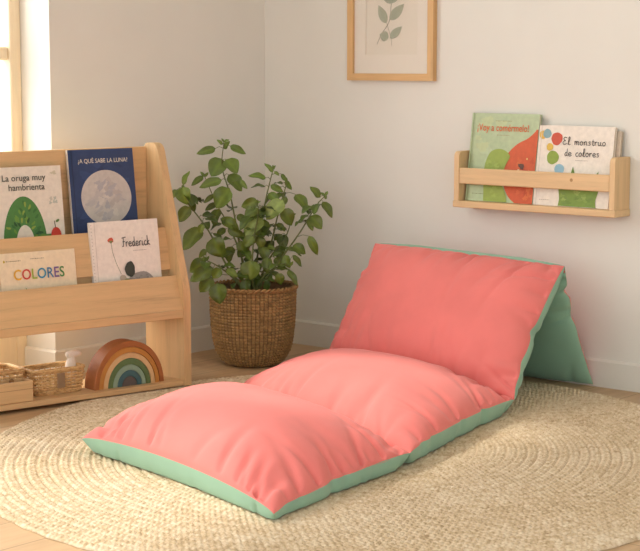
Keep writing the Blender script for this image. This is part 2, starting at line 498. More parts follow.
class Art:
    """flat printing on a cover; a,b run 0..1 from the cover's top-left corner"""
    def __init__(s, w, h): s.w = w; s.h = h; s.mb = MB(); s.mats = []; s.k = 1; s.n = 0
    def mi(s, m):
        if m not in s.mats: s.mats.append(m)
        return s.mats.index(m)
    def P(s, a, b, k=None): return ((a - .5) * s.w, -.0002 * (k or s.k) - .0002 - .000004 * s.n, (1 - b) * s.h)
    def poly(s, pts, m):
        s.k += 1; s.n += 1; n = len(pts); s.mb.add([s.P(a, b) for a, b in pts], [tuple(range(n))], s.mi(m)); return s
    def ell(s, a, b, ra, rb, m, rot=0, n=28, wob=0, seed=0):
        rg = random.Random(seed); ph = rg.uniform(0, 6)
        pts = []
        for i in range(n):
            t = 2 * math.pi * i / n; q = 1 + wob * math.sin(3 * t + ph) + wob * .6 * math.sin(7 * t + 2 * ph)
            x, y = ra * q * math.cos(t), rb * q * math.sin(t); c, s_ = math.cos(rot), math.sin(rot)
            pts.append((a + x * c - y * s_, b + x * s_ + y * c))
        return s.poly(pts, m)
    def line(s, pts, wd, m):
        """stroke of width wd (metres)"""
        s.k += 1; s.n += 1
        P = [Vector(s.P(a, b)) for a, b in pts]; vs = []
        for i, p in enumerate(P):
            d = (P[min(i + 1, len(P) - 1)] - P[max(i - 1, 0)]).normalized(); nn = Vector((-d.z, 0, d.x)) * wd / 2
            vs += [p + nn, p - nn]
        s.mb.add(vs, [(2 * i, 2 * i + 1, 2 * i + 3, 2 * i + 2) for i in range(len(P) - 1)], s.mi(m)); return s
    def small(s, a0, a1, b, m, hgt=.0022, seed=1):
        """a line of print too small to read: short dashes"""
        rg = random.Random(seed); a = a0
        while a < a1:
            l = rg.uniform(.008, .022); s.k = 1
            bb = hgt / s.h / 2
            s.poly([(a, b - bb), (min(a + l, a1), b - bb), (min(a + l, a1), b + bb), (a, b + bb)], m); a += l + .007
        return s
    def build(s, parent, name='cover_art'): return s.mb.build(name, s.mats, parent)

def text(body, w, h, a0, a1, b, m, parent, bold=0.0, squash=1.0, name='title', kmul=14):
    """printed letters from a0 to a1, baseline at b; m may be a list, one material per letter"""
    cu = bpy.data.curves.new('t', 'FONT'); cu.body = body; cu.size = 1; cu.offset = bold; cu.resolution_u = 3
    ob = bpy.data.objects.new('t', cu); COL.objects.link(ob)
    ms = m if isinstance(m, list) else [m]
    if len(ms) > 1:
        for q in ms: cu.materials.append(q)
        for i in range(len(body)): cu.body_format[i].material_index = i % len(ms)
    bpy.context.view_layer.update()
    me = bpy.data.meshes.new_from_object(ob.evaluated_get(bpy.context.evaluated_depsgraph_get()))
    bpy.data.objects.remove(ob); bpy.data.curves.remove(cu)
    xs = [v.co.x for v in me.vertices]; x0, x1 = min(xs), max(xs)
    k = (a1 - a0) * w / (x1 - x0)
    for v in me.vertices:
        v.co = ((a0 - .5) * w + (v.co.x - x0) * k, -.0002 * kmul, (1 - b) * h + v.co.y * k * squash)
    if len(ms) == 1: me.materials.clear(); me.materials.append(ms[0])
    me.name = name
    o = bpy.data.objects.new(name, me); COL.objects.link(o); o.parent = parent
    return o

GL = {
 'e': (.72, [[(0, .5), (.5, .55), (.55, .8), (.3, 1), (.05, .7), (.05, .3), (.3, 0), (.72, .2)]]),
 'l': (.55, [[(0, .1), (.3, 1.2), (.35, 1.9), (.2, 2.1), (.12, 1.6), (.12, .3), (.3, 0), (.55, .15)]]),
 'm': (1.0, [[(0, 1), (.05, .5), (.05, 0)], [(.05, .6), (.2, 1), (.35, .9), (.4, 0)], [(.4, .6), (.58, 1), (.74, .9), (.76, .2), (1, .05)]]),
 'n': (.72, [[(0, 1), (.05, .5), (.05, 0)], [(.05, .6), (.25, 1), (.44, .9), (.46, .2), (.72, .05)]]),
 'o': (.72, [[(.3, 1), (.05, .75), (.03, .3), (.25, 0), (.52, .25), (.54, .72), (.32, 1), (.26, 1)]]),
 's': (.6, [[(.5, .9), (.25, 1), (.1, .8), (.4, .4), (.35, .1), (.05, .05)]]),
 't': (.5, [[(.2, 1.6), (.2, .8), (.2, .2), (.35, 0), (.5, .1)], [(0, 1.05), (.22, 1.02), (.48, 1.05)]]),
 'r': (.55, [[(0, 1), (.05, .5), (.05, 0)], [(.05, .6), (.2, .95), (.48, .95)]]),
 'u': (.75, [[(0, 1), (.02, .3), (.2, 0), (.45, .3), (.48, 1)], [(.48, 1), (.5, .2), (.75, .05)]]),
 'd': (.72, [[(.5, .85), (.25, 1), (.04, .5), (.2, 0), (.5, .3)], [(.52, 2), (.5, 1), (.52, .2), (.72, .05)]]),
 'c': (.65, [[(.5, .85), (.3, 1), (.05, .5), (.25, 0), (.65, .2)]]),
 'E': (.95, [[(.8, 1.85), (.45, 2), (.15, 1.6), (.4, 1.1), (.62, 1.1)], [(.4, 1.1), (.05, .6), (.3, 0), (.85, .3)]]),
 'F': (.85, [[(.05, 1.8), (.5, 1.95), (1.0, 2)], [(.42, 1.93), (.38, 1), (.32, .1), (.05, .1)], [(.2, 1.05), (.75, 1.1)]]),
 'i': (.35, [[(.03, 1), (.03, .3), (.15, .02), (.35, .1)], [(.05, 1.5), (.06, 1.62)]]),
 'k': (.7, [[(.05, 2.1), (.05, 1), (.05, 0)], [(.5, 1), (.1, .55), (.3, .3), (.65, 0)]]),
 ' ': (.6, []),
}
def smooth_pl(p, n=5):
    if len(p) < 3: return p
    out = []
    for i in range(len(p) - 1):
        p0, p1, p2, p3 = p[max(i - 1, 0)], p[i], p[i + 1], p[min(i + 2, len(p) - 1)]
        for k in range(n):
            t = k / n
            out.append(tuple(.5 * (2 * p1[q] + (p2[q] - p0[q]) * t + (2 * p0[q] - 5 * p1[q] + 4 * p2[q] - p3[q]) * t * t + (3 * p1[q] - p0[q] - 3 * p2[q] + p3[q]) * t ** 3) for q in (0, 1)))
    return out + [p[-1]]
def script(lines, w, h, m, parent, wd, name='title'):
    """handwritten lettering; lines: (text, a0, a1, baseline b, x-height in metres)"""
    ar = Art(w, h); ar.k = 12
    for (body, a0, a1, b, xh) in lines:
        tot = sum(GL[c][0] + .12 for c in body) - .12; kx = (a1 - a0) / tot; x = 0
        for c in body:
            adv, st = GL[c]
            for s_ in st:
                ar.k = 12; ar.line([(a0 + (x + px) * kx, b - py * xh / h) for px, py in smooth_pl(s_)], wd, m)
            x += adv + .12
    return ar.build(parent, name)

def book(label, w, h, t, cover, spine, loc, tilt, rotz, group, hard=True, yaw=0):
    b = thing('picture_book', label, 'book', loc, (-tilt, 0, rotz), group)
    e = .003 if hard else .0008; ct = .0022 if hard else .001
    m = MB()
    m.box((-w / 2, 0, 0), (w / 2, ct, h), 0, .0006).box((-w / 2, t - ct, 0), (w / 2, t, h), 0, .0006)
    m.box((-w / 2 - .0005, .0002, 0), (-w / 2 + ct, t - .0002, h), 1, .0006)
    m.build('cover', [cover, spine], b)
    MB().box((-w / 2 + ct, ct, e), (w / 2 - e, t - ct, h - e)).build('pages', PAGES, b)
    return b

G1, G2 = 'picture books in the bookcase', 'picture books on the wall shelf'
# -- navy book with the moon
w, h = .252, .305
b = book('navy blue picture book with a big grey moon, top row of the bookcase', w, h, .012, fc(42, 62, 104), fc(214, 200, 184), bpos(-.218, .168, .503), .124, BA, G1)
ar = Art(w, h)
rg = random.Random(5)
for k in range(26):
    ar.k = 1 + k % 3; ar.ell(rg.uniform(.1, .9), rg.uniform(.05, .95), rg.uniform(.04, .09), rg.uniform(.02, .05), fc(*rg.choice([(37, 55, 94), (48, 70, 114), (43, 64, 106)])), rg.uniform(-.4, .4), wob=.15, seed=k)
ar.k = 6; ar.poly([(.045, 0), (.06, 0), (.06, 1), (.045, 1)], fc(33, 48, 84))
ar.k = 7; ar.ell(.535, .53, .385, .300, fc(196, 188, 180), n=48)
for k in range(34):
    q = rg.uniform(0, 6.28); d = rg.uniform(0, .8) ** .7
    ar.k = 9 + k % 4; ar.ell((.535 + d * .32 * math.cos(q)), .53 + d * .25 * math.sin(q), rg.uniform(.03, .085), rg.uniform(.015, .045), fc(*rg.choice([(182, 176, 174), (188, 181, 176), (174, 170, 172), (204, 196, 186), (184, 175, 168)])), rg.uniform(-.8, .4), wob=.22, seed=k)
ar.build(b)
text('¿A QUÉ SABE LA LUNA?', w, h, .14, .90, .148, fc(236, 226, 208), b, .003, 1.1)
# -- white book, leafy arch and red apple
w, h = .252, .257
b = book('cream board book with a leafy green arch, left in the top row of the bookcase', w, h, .014, fc(228, 218, 202), fc(228, 218, 202), bpos(-.503, .168, .503), .11, BA, G1, False)
ar = Art(w, h)
def arc(a, b_, r0, r1, t0, t1, m, asp=1.0, n=28):
    p = [(a + r0 * math.cos(t0 + (t1 - t0) * i / n), b_ - r0 * asp * math.sin(t0 + (t1 - t0) * i / n)) for i in range(n + 1)]
    q = [(a + r1 * math.cos(t0 + (t1 - t0) * i / n), b_ - r1 * asp * math.sin(t0 + (t1 - t0) * i / n)) for i in range(n + 1)]
    ar.poly(p + q[::-1], m)
ar.k = 1
arc(.42, 1.0, .135, .315, 0, math.pi, fc(74, 128, 62), 2.0)
ar.poly([(.62, .86), (.80, .86), (.80, 1.0), (.62, 1.0)], fc(84, 140, 70))
for k in range(34):
    t = rg.uniform(.1, 3.05); r = rg.uniform(.155, .28)
    ar.k = 5 + k % 3; ar.ell(.42 + r * math.cos(t), 1 - 2.0 * r * math.sin(t), .035, .016, fc(*rg.choice([(40, 84, 44), (104, 150, 60), (58, 112, 54), (134, 160, 66)])), -t + rg.uniform(-.4, .4), wob=.1, seed=k)
ar.k = 10; ar.ell(.865, .885, .075, .105, fc(206, 62, 46))
ar.line([(.86, .79), (.85, .70)], .003, fc(92, 78, 44))
ar.ell(.895, .70, .03, .016, fc(92, 124, 60), -.5)
for k in range(9): ar.k = 2 + k % 2; ar.ell(.86 + rg.uniform(-.05, .05), .44 + rg.uniform(-.05, .05), .018, .018, fc(*rg.choice([(198, 194, 178), (186, 190, 176)])), wob=.3, seed=k)
ar.k = 2; ar.ell(.89, .09, .04, .022, fc(204, 196, 168), wob=.3)
ar.build(b)
text('La oruga muy', w, h, .14, .765, .175, fc(58, 62, 52), b, .006)
text('hambrienta', w, h, .225, .745, .295, fc(58, 62, 52), b, .006)
# -- cream board book, coloured letters
w, h = .272, .224
b = book('cream board book titled in rainbow-coloured capitals, lower row of the bookcase', w, h, .012, fc(232, 214, 182), fc(232, 214, 182), bpos(-.529, .059, .273), .128, BA, G1, False)
ar = Art(w, h)
ar.small(.05, .27, .115, fc(120, 108, 70), seed=2); ar.small(.40, .58, .10, fc(140, 130, 110), seed=3)
ar.k = 1; ar.ell(.055, .115, .012, .02, fc(196, 170, 52))
ar.k = 2; ar.poly([(.31, .50), (.335, .53), (.36, .56), (.40, .62), (.47, 1.0), (.25, 1.0), (.33, .60)], fc(112, 160, 84))
ar.build(b)
CL = [fc(226, 172, 48), fc(204, 68, 58), fc(160, 178, 62), fc(56, 136, 168), fc(60, 116, 156), fc(112, 88, 140), fc(72, 134, 70)]
text('COLORES', w, h, .165, .835, .385, CL, b, .012, 1.12)
# -- white square book: flower, stone
w, h = .263, .303
b = book('white picture book with a grey stone and a red flower, lower row of the bookcase', w, h, .013, fc(234, 224, 212), fc(222, 210, 198), bpos(-.198, .059, .273), .128, BA, G1)
ar = Art(w, h)
ar.poly([(.062, 0), (.07, 0), (.07, 1), (.062, 1)], fc(206, 194, 182))
for k in range(26): ar.k = 1; ar.ell(.018, .03 + k * .037, .008, .006, fc(196, 184, 172), n=8)
ar.k = 3
ar.line([(.285, .22), (.30, .34), (.34, .46), (.40, .58)], .0018, fc(124, 128, 92))
ar.ell(.283, .205, .042, .028, fc(196, 84, 60), wob=.08); ar.poly([(.25, .21), (.32, .21), (.285, .245)], fc(110, 122, 72))
ar.ell(.68, .70, .21, .13, fc(156, 148, 142), wob=.03); 
for k in range(30): ar.k = 9 + k % 2; ar.ell(.68 + rg.uniform(-.16, .16), .67 + rg.uniform(-.07, .05), .014, .009, fc(*rg.choice([(138, 130, 126), (172, 164, 158)])), wob=.3, seed=k)
ar.k = 12; ar.ell(.53, .535, .075, .085, fc(58, 64, 56), wob=.05)
ar.ell(.42, .63, .05, .04, fc(188, 170, 150), .3); ar.ell(.47, .655, .04, .022, fc(134, 148, 102), -.2)
ar.small(.60, .80, .335, fc(170, 160, 150), seed=4)
ar.build(b)
script([('Frederick', .44, .86, .285, .0155)], w, h, INK, b, .0028)

# ------------------------------------------------------------------ wooden rainbow
rb = thing('rainbow_toy', 'wooden nesting rainbow toy in rust, ochre, green and teal arches on the bookcase\'s bottom shelf', 'toy', bpos(-.222, .035, .0305), (0, 0, BA))
cols = [('rust', (164, 98, 50)), ('ochre', (190, 128, 58)), ('beige', (214, 174, 126)), ('green', (92, 116, 72)), ('sage', (136, 158, 136)), ('teal', (62, 98, 104)), ('charcoal', (92, 84, 80))]
radii = [.135, .118, .101, .084, .065, .048, .030, 0]
for k, (nm, c) in enumerate(cols):
    r1, r0 = radii[k] - (.0011 if k else 0), radii[k + 1]
    n = 40; ts = [math.pi * i / n for i in range(n + 1)]; e = .002
    zs = 1.11
    outer = [(r1 * math.cos(t), r1 * zs * math.sin(t)) for t in ts]
    inner = [(r0 * math.cos(t), r0 * zs * math.sin(t)) for t in ts] if r0 else []
    m = MB(); dep = .065
    # bevelled arch: four profile points swept along the arc
    P = []
    for t in ts:
        c_, s_ = math.cos(t), math.sin(t)
        for (r, y) in ((r1 - e, 0), (r1, e), (r1, dep - e), (r1 - e, dep), (max(r0, .0005) , dep), (max(r0, .0005), 0)):
            P.append((r * c_, y, r * zs * s_))
    fs = []
    for i in range(n):
        for j in range(6): fs.append((i * 6 + j, i * 6 + (j + 1) % 6, (i + 1) * 6 + (j + 1) % 6, (i + 1) * 6 + j))
    fs += [tuple(range(6))[::-1], tuple(range(n * 6, n * 6 + 6))]
    m.add(P, fs)
    lab(m.build('arch' if k < 6 else 'core', plain('rainbow_' + nm, srgb(*c), .55, .07, 40), rb), nm + (' wooden arch' if k < 6 else ' half-round core'))

# ------------------------------------------------------------------ woven baskets, box, toy on the bottom shelf
def rrect(w, d, r, n=8):
    pts = []
    for (cx, cy, a0) in ((w / 2 - r, d / 2 - r, 0), (-w / 2 + r, d / 2 - r, 90), (-w / 2 + r, -d / 2 + r, 180), (w / 2 - r, -d / 2 + r, 270)):
        for k in range(n + 1):
            a = R(a0 + 90 * k / n); pts.append((cx + r * math.cos(a), cy + r * math.sin(a)))
    return pts
def resample(pts, n):
    P = [Vector(p) for p in pts] + [Vector(pts[0])]; L = [0]
    for i in range(1, len(P)): L.append(L[-1] + (P[i] - P[i - 1]).length)
    out = []; j = 0
    for k in range(n):
        s_ = L[-1] * k / n
        while L[j + 1] < s_: j += 1
        out.append(P[j].lerp(P[j + 1], (s_ - L[j]) / max(L[j + 1] - L[j], 1e-9)))
    return out
def basket(label, loc, w, d, hgt, tab=True, flare=1.10, rows=7):
    b = thing('woven_basket', label, 'basket', loc, (0, 0, BA), 'woven baskets in the bookcase')
    ns = 26
    loop = resample(rrect(w, d, .022), ns * 4)
    nor = []
    for i in range(len(loop)):
        t = loop[(i + 1) % len(loop)] - loop[i - 1]; nor.append(Vector((t.y, -t.x)).normalized())
    ring = lambda k, off: (lambda f: [((loop[i].x + nor[i].x * off(i)) * f, (loop[i].y + nor[i].y * off(i)) * f) for i in range(len(loop))])(1 / flare + (1 - 1 / flare) * k)
    wv = MB()
    for r in range(rows):
        k = (r + .5) / rows; z = .006 + k * (hgt - .012)
        pts = [(x, y, z + .0006 * math.sin(i * 1.7 + r)) for i, (x, y) in enumerate(ring(k, lambda i: .0030 * math.cos(math.pi * (i / 2 + r))))]
        wv.tube(pts, .0038, 6, closed=True)
    for s_ in range(ns):
        i = s_ * 4
        pts = []
        for q in range(5):
            k = q / 4; f = 1 / flare + (1 - 1 / flare) * k
            pts.append((loop[i].x * f, loop[i].y * f, .003 + k * (hgt - .008)))
        wv.tube(pts, .0026, 5)
    wv.build('woven_wall', SEAGRASS, b, True)
    rim = MB(); rim.tube([(x, y, hgt - .004) for x, y in ring(1, lambda i: .0)], .0066, 7, closed=True); rim.build('rim', SEAGRASS, b, True)
    base = MB(); f = 1 / flare
    base.prism([(p.x * f * .98, p.y * f * .98) for p in loop], 'z', .0005, .006); base.build('base', SEAGRASS, b)
    if tab:
        t = MB(); t.box((-.016, -d / 2 * .965 - .0085, .022), (.012, -d / 2 * .965 - .0055, hgt - .014), bev=.001)
        t.build('tab', plain('tab_fabric', srgb(150, 122, 92), .9, .1, 80), b)
    return b
ZS = .0305
basket('woven basket with a fabric tab holding a white toy, beside the wooden rainbow', bpos(-.472, .104, ZS), .186, .105, .084)
basket('woven basket behind the small wooden box, left of the tabbed basket', bpos(-.686, .150, ZS), .215, .125, .090, False)
bx = thing('wooden_box', 'small open wooden box of brown bits at the front of the bottom shelf', 'box', bpos(-.672, .045, ZS), (0, 0, BA))
w2, d2, hb, tb = .156, .062, .066, .007
m = MB().box((-w2 / 2, -d2 / 2, 0), (w2 / 2, -d2 / 2 + tb, hb), bev=.0015).box((-w2 / 2, d2 / 2 - tb, 0), (w2 / 2, d2 / 2, hb), bev=.0015)
m.box((-w2 / 2, -d2 / 2 + tb, 0), (-w2 / 2 + tb, d2 / 2 - tb, hb), bev=.0015).box((w2 / 2 - tb, -d2 / 2 + tb, 0), (w2 / 2, d2 / 2 - tb, hb), bev=.0015)
m.box((-w2 / 2 + tb, -d2 / 2 + tb, .001), (w2 / 2 - tb, d2 / 2 - tb, .008))
m.build('box_body', OAKX, bx)
# seam line of the two stacked side boards
lid = MB().box((-w2 / 2 + .001, -d2 / 2 - .0006, hb * .60), (w2 / 2 - .001, -d2 / 2 + .001, hb * .60 + .0012)); lid.build('groove', plain('groove_shadow_wood', srgb(150, 112, 70), .8), bx)
BITS = plain('brown_wood_bits', srgb(142, 100, 58), .8, .2, 60)
bits = MB(); rg = random.Random(8)
for k in range(16):
    c = Vector((rg.uniform(-.058, .058), rg.uniform(-.014, .014), rg.uniform(.03, .064)))
    d = Vector((rg.uniform(-1, 1), rg.uniform(-.5, .5), rg.uniform(-.25, .25))).normalized() * rg.uniform(.006, .011)
    bits.tube([c - d, c - d * .5, c + d * .5, c + d], [.004, .0085, .0085, .004], 7)
bits.box((-w2 / 2 + tb + .001, -d2 / 2 + tb + .001, .008), (w2 / 2 - tb - .001, d2 / 2 - tb - .001, .036))
bo = bits.build('wooden_bits', BITS, None, True); bo.parent = None
tag(bo, 'brown wooden bits heaped in the small wooden box', 'wooden bits'); bo['kind'] = 'stuff'
bo.location = bpos(-.672, .045, ZS); bo.rotation_euler = (0, 0, BA)
# white toy
toy = thing('white_toy', 'white toy with a long rounded head poking out of the woven basket', 'toy', bpos(-.392, .122, ZS + .0068), (0, 0, BA))
TW = plain('white_toy_paint', srgb(240, 228, 212), .6, .04, 60)
MB().lathe([(.016, 0), (.021, .006), (.022, .05), (.018, .078), (.012, .092), (.010, .100)], 24).build('body', TW, toy, True)
hd = MB()
hd.tube([(-.020 + .0 * t, 0, .104) if False else (-.016 + .052 * t, 0, .103 + .004 * math.sin(3 * t)) for t in np.linspace(0, 1, 12)], [.004 + .0085 * math.sin(math.pi * min(1, .12 + t * .86)) ** .5 for t in np.linspace(0, 1, 12)], 12)
hd.build('head', TW, toy, True)
# ------------------------------------------------------------------ potted plant
PL = (.344, -.447, 0.0)
plant = thing('potted_plant', 'leafy green plant in a brown woven basket pot in the corner', 'plant', PL, (0, 0, YAW))
def pot_radius(z):
    pz = [0, .004, .02, .05, .09, .14, .20, .26, .285]; pr = [.088, .098, .118, .136, .147, .153, .157, .159, .159]
    return np.interp(z, pz, pr)
def make_pot():
    H = .285; rows = 25; per = 6; NST = 62; na = NST * 8
    zz = np.linspace(0.0, H, rows * per + 1); th = 2 * np.pi * np.arange(na) / na
    Z, T = np.meshgrid(zz, th, indexing='ij')
    Rr = pot_radius(Z)
    row = np.minimum(np.floor(Z / H * rows), rows - 1); fz = (Z / H * rows - row) * 2 - 1
    ph = T * NST / (2 * np.pi)
    over = .5 + .5 * np.cos(np.pi * (ph * 2) + np.pi * 0 * row)
    stag = .5 + .5 * np.cos(2 * np.pi * ph)
    weave = np.sqrt(np.clip(1 - fz ** 2, 0, 1)) * (.40 + .60 * stag ** .8)
    rng = np.random.RandomState(2); jit = .0008 * rng.randn(rows, NST)
    bulge = jit[row.astype(int), np.floor(ph).astype(int) % NST]
    rad = Rr - .009 + .0105 * weave + bulge * weave
    Z2 = Z + .0012 * np.sin(T * 5 + row) * np.sin(np.pi * Z / H)
    V = np.stack([rad * np.cos(T), rad * np.sin(T), Z2], -1)
    V = np.concatenate([V, V[:, :1]], 1)
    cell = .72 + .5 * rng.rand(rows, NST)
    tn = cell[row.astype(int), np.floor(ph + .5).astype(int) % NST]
    gap_shade = np.clip((.20 - stag) / .2, 0, 1) * .8  # darker brown painted into the weave gaps, standing in for their shade
    TC = np.array([.40, .235, .085]) * tn[..., None] * (1 - gap_shade[..., None]) + np.array([.12, .062, .022]) * gap_shade[..., None]
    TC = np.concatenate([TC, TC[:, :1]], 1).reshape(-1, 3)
    m = MB().grid(V, flip=True)
    n = 96      # inner wall and base
    m.add([(.085 * math.cos(2 * math.pi * k / n), .085 * math.sin(2 * math.pi * k / n), .0008) for k in range(n)], [tuple(range(n))])
    inner = np.array([[(r * math.cos(2 * math.pi * k / n), r * math.sin(2 * math.pi * k / n), z) for k in range(n + 1)] for r, z in ((.159, .284), (.150, .284), (.149, .22))])
    m.grid(inner, flip=True)
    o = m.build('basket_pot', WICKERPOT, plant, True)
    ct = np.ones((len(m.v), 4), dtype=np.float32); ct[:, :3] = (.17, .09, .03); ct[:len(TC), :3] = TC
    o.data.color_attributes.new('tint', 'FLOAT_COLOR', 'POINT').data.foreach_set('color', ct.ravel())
    rim = MB()
    for s0 in (0, math.pi):       # twisted two-strand rim
        pts = [((.1565 + .0045 * math.cos(26 * t + s0)) * math.cos(t), (.1565 + .0045 * math.cos(26 * t + s0)) * math.sin(t), .285 + .0045 * math.sin(26 * t + s0)) for t in np.linspace(0, 2 * math.pi, 420, endpoint=False)]
        rim.tube(pts, .0052, 6, closed=True)
    rim.build('pot_rim', WICKER, o, True)
make_pot()
rg = random.Random(4)
sp = np.zeros((9, 49, 3))
for i in range(9):
    for k in range(49):
        r = .148 * i / 8; a = 2 * math.pi * k / 48
        sp[i, k] = (r * math.cos(a), r * math.sin(a), .252 + .006 * math.sin(r * 60 + a * 3) - .006 * (i == 8))
MB().grid(sp).build('soil', SOIL, plant, True)
STEMS = [
 ([(-2.5, 28.5), (-5, 44.8), (-7.9, 61), (-10.8, 71.8), (-10, 80.9)], .00),
 ([(-5, 28.2), (-10.8, 39.4), (-15.8, 49.1), (-22.2, 58.1), (-24.4, 64.3)], -.05),
 ([(0, 28.5), (2.2, 43), (4.3, 57.4), (6.5, 67.1), (7.5, 70.8)], .03),
 ([(2.2, 28.2), (9.3, 37.5), (17.2, 48.4), (22.9, 57.8), (26.2, 61.7)], -.04),
 ([(-.7, 28.5), (5.7, 41.2), (9, 53.8), (11.5, 62.8), (12.5, 66.4)], .07),
 ([(-3.6, 28.2), (-7.9, 33.2), (-12.9, 36.8), (-16.5, 38.6)], -.07),
 ([(1.4, 28.2), (5, 33.9), (10.8, 36.8), (13.6, 36.8)], -.08),
 ([(-1.4, 28.9), (-4.3, 39.4), (-8.6, 50.2), (-12.9, 57.4), (-17.6, 67.9)], .06),
 ([(.7, 28.5), (0, 37.5), (.7, 46.6), (2.2, 54.9), (2.2, 59.2)], -.07),
 ([(-1, 28.5), (-2, 40), (1, 50), (-2, 57)], .10),
 ([(1.5, 28.5), (6, 38), (12, 46), (14, 53)], .11),
]
stem_pts = []
for poly, dep in STEMS:
    p = smooth_pl(poly, 6); n = len(p); pts = []
    for i, (x, z) in enumerate(p):
        t = i / (n - 1); pts.append(Vector((x / 100 * (1 if t > .1 else .8), dep * (.35 + .65 * t) + .012 * math.sin(5 * t + dep * 40), (z if i else 24) / 100)))
    MB().tube(pts, [.0042 - .0028 * i / (n - 1) for i in range(n)], 7).build('stem', STEM, plant, True)
    stem_pts += pts[2:]
LEAVES = [(-12.9,78.7,-19.5,77,0.45),(-7.9,79.4,-2.2,76.5,0.45),(-10.4,80.1,-12.2,81.9,0.5),(-10,78.3,-8.2,81.2,0.6),(-10.8,74.7,-14.7,68.6,0.95),(-9.3,74.7,-5,70,0.95),(-8.6,69,-3.6,63.2,0.75),(-4.3,67.1,-1.8,63.9,0.5),(-10.8,67.5,-19,65,0.45),(-18.3,67.9,-22.6,64.6,0.45),(-8.2,64.3,-13.3,57,0.85),(-26.5,64.3,-28.7,61,0.6),(-24.4,65.3,-23.3,58.8,0.95),(-24.7,65.7,-22.6,70.8,0.35),(-22.2,57.8,-26.5,52.3,0.7),(-18.3,50.2,-24.7,42.6,0.65),(-14,61.7,-17.6,58.8,0.35),(-13.3,58.1,-17.6,55.6,0.5),(-12.5,56.3,-14.7,50.5,0.7),(-11.1,53.1,-4.7,49.5,0.6),(-14,46.9,-10.8,39.7,1),(-8.6,50.2,-4.3,46.6,0.7),(-17.2,52,-18.6,48.7,0.8),(-16.8,38.3,-22.6,34.3,0.8),(5,67.9,-1.1,69.3,0.4),(7.5,70,4.5,73.3,0.4),(7.9,70,9.7,68.6,0.6),(6.5,65,11.1,62.5,0.5),(10.4,69,12.5,66.1,0.5),(11.8,66.4,14,62.8,0.5),(15.4,61.4,20.1,56,0.6),(5.7,62.1,9.7,59.2,0.7),(11.1,59.9,4.7,53.1,0.7),(3.2,54.5,-2.9,47.3,0.85),(11.1,56.7,14.3,50.5,0.8),(4.3,52.7,2.5,45.5,0.8),(24.4,61.4,21.1,65.5,0.6),(25.4,59.6,29,54.2,0.5),(26.5,60.6,26.3,63,0.5),(21.1,54.5,25.1,49.8,0.8),(20.1,53.1,21.9,49.1,0.55),(20.4,47.3,23.7,40.1,0.3),(14.7,43.7,19.4,40.8,0.75),(14.7,40.4,17.9,36.1,0.35),(9.7,46.2,11.8,41.5,0.9),(8.6,50.9,11.8,48.7,0.6),(10,42.6,9.3,37.5,0.85),(11.8,40.4,13.3,35.7,0.75),(2.2,59.9,-3.9,57.8,0.7),(2.2,57.4,-3.2,54.2,0.75),(0.7,47.7,-2.9,44,0.8),(-13.6,36.5,-22.2,31.8,0.55),(-14,33.2,-18.6,27.8,0.75),(-11.8,31.8,-11.1,24.5,0.9),(-0.4,39,-0.4,31.8,1.05),(-10.8,36.5,-14,32.9,0.8),(-9,36.1,-4.7,33.6,0.6),(-2.2,32.1,-2.2,26.7,0.7),(1.4,31.8,1.8,26.4,0.7),(5.7,39.7,5,34.3,0.7),(9.3,34.3,10.8,30,0.8),(5.4,30.7,4.7,26.4,0.6),(12.9,35.4,16.5,30,0.3),(-0.4,48.7,-1.4,42.2,0.95),(-7.5,43,-9.3,37.2,0.8),(3.6,43.3,5,37.9,0.75),(-4.3,45.1,-3.2,40.1,0.8),(-4.3,34.3,-4.3,30,0.7),(2.2,46.9,3.6,41.9,0.8),(5.4,43.3,8.2,41.9,0.6),(-7.2,48.4,-2.5,46.2,0.6),(-10,49.1,-13.6,46.2,0.6),(-5.7,54.2,-1.8,51.3,0.6),(6.5,57.4,2.2,54.2,0.6),(12.2,60.6,10,57,0.6),(-2.2,42.6,-5.7,38.3,0.8),(7.9,38.3,11.1,34.7,0.7),(-16.5,42.6,-19,39.7,0.6)]
tints = []
fol = MB()
def leaf(bs, tp, wr, nrm_, tint, curl=.25, sh=1.0):
    bs, tp = Vector(bs), Vector(tp); L = (tp - bs).length; ax = (tp - bs).normalized()
    n = (nrm_ - ax * nrm_.dot(ax)).normalized(); sd = ax.cross(n)
    NL, NW = 10, 6; A = np.zeros((NL + 1, NW + 1, 3))
    for i in range(NL + 1):
        t = i / NL
        hw = .5 * L * wr * t ** .5 * (1 - t) ** .8 / .438
        if i == NL: hw = .0003
        if i == 0: hw = .0006
        for j in range(NW + 1):
            q = 2 * j / NW - 1
            p = bs + ax * (t * L) + sd * (q * hw) + n * (abs(q) ** 1.3 * hw * .30 - curl * L * (t - .35) ** 2 + .004 * math.sin(t * 9 + q * 3) * abs(q) * (L / .08))
            A[i, j] = p
    fol.grid(A)
    for i in range(NL + 1):
        for j in range(NW + 1):
            q = 1.45 if j == NW // 2 else (1.0 if (i + abs(j - NW // 2)) % 3 else 1.16)
            tints.append((tint[0] * q, tint[1] * q, tint[2] * q))
def petiole(bs):
    cand = [p for p in stem_pts if p.z < bs.z + .004] or stem_pts
    q = min(cand, key=lambda p: (p - bs).length_squared + .3 * max(0, p.z - bs.z) ** 2)
    if (q - bs).length > .09: return
    mid = (q + bs) / 2 + Vector((0, 0, .006))
    st = len(fol.v); fol.tube([q, mid, bs], [.0014, .0011, .001], 5); tints.extend([(.16, .19, .06)] * (len(fol.v) - st))
bright = {32: 1, 33: 1}
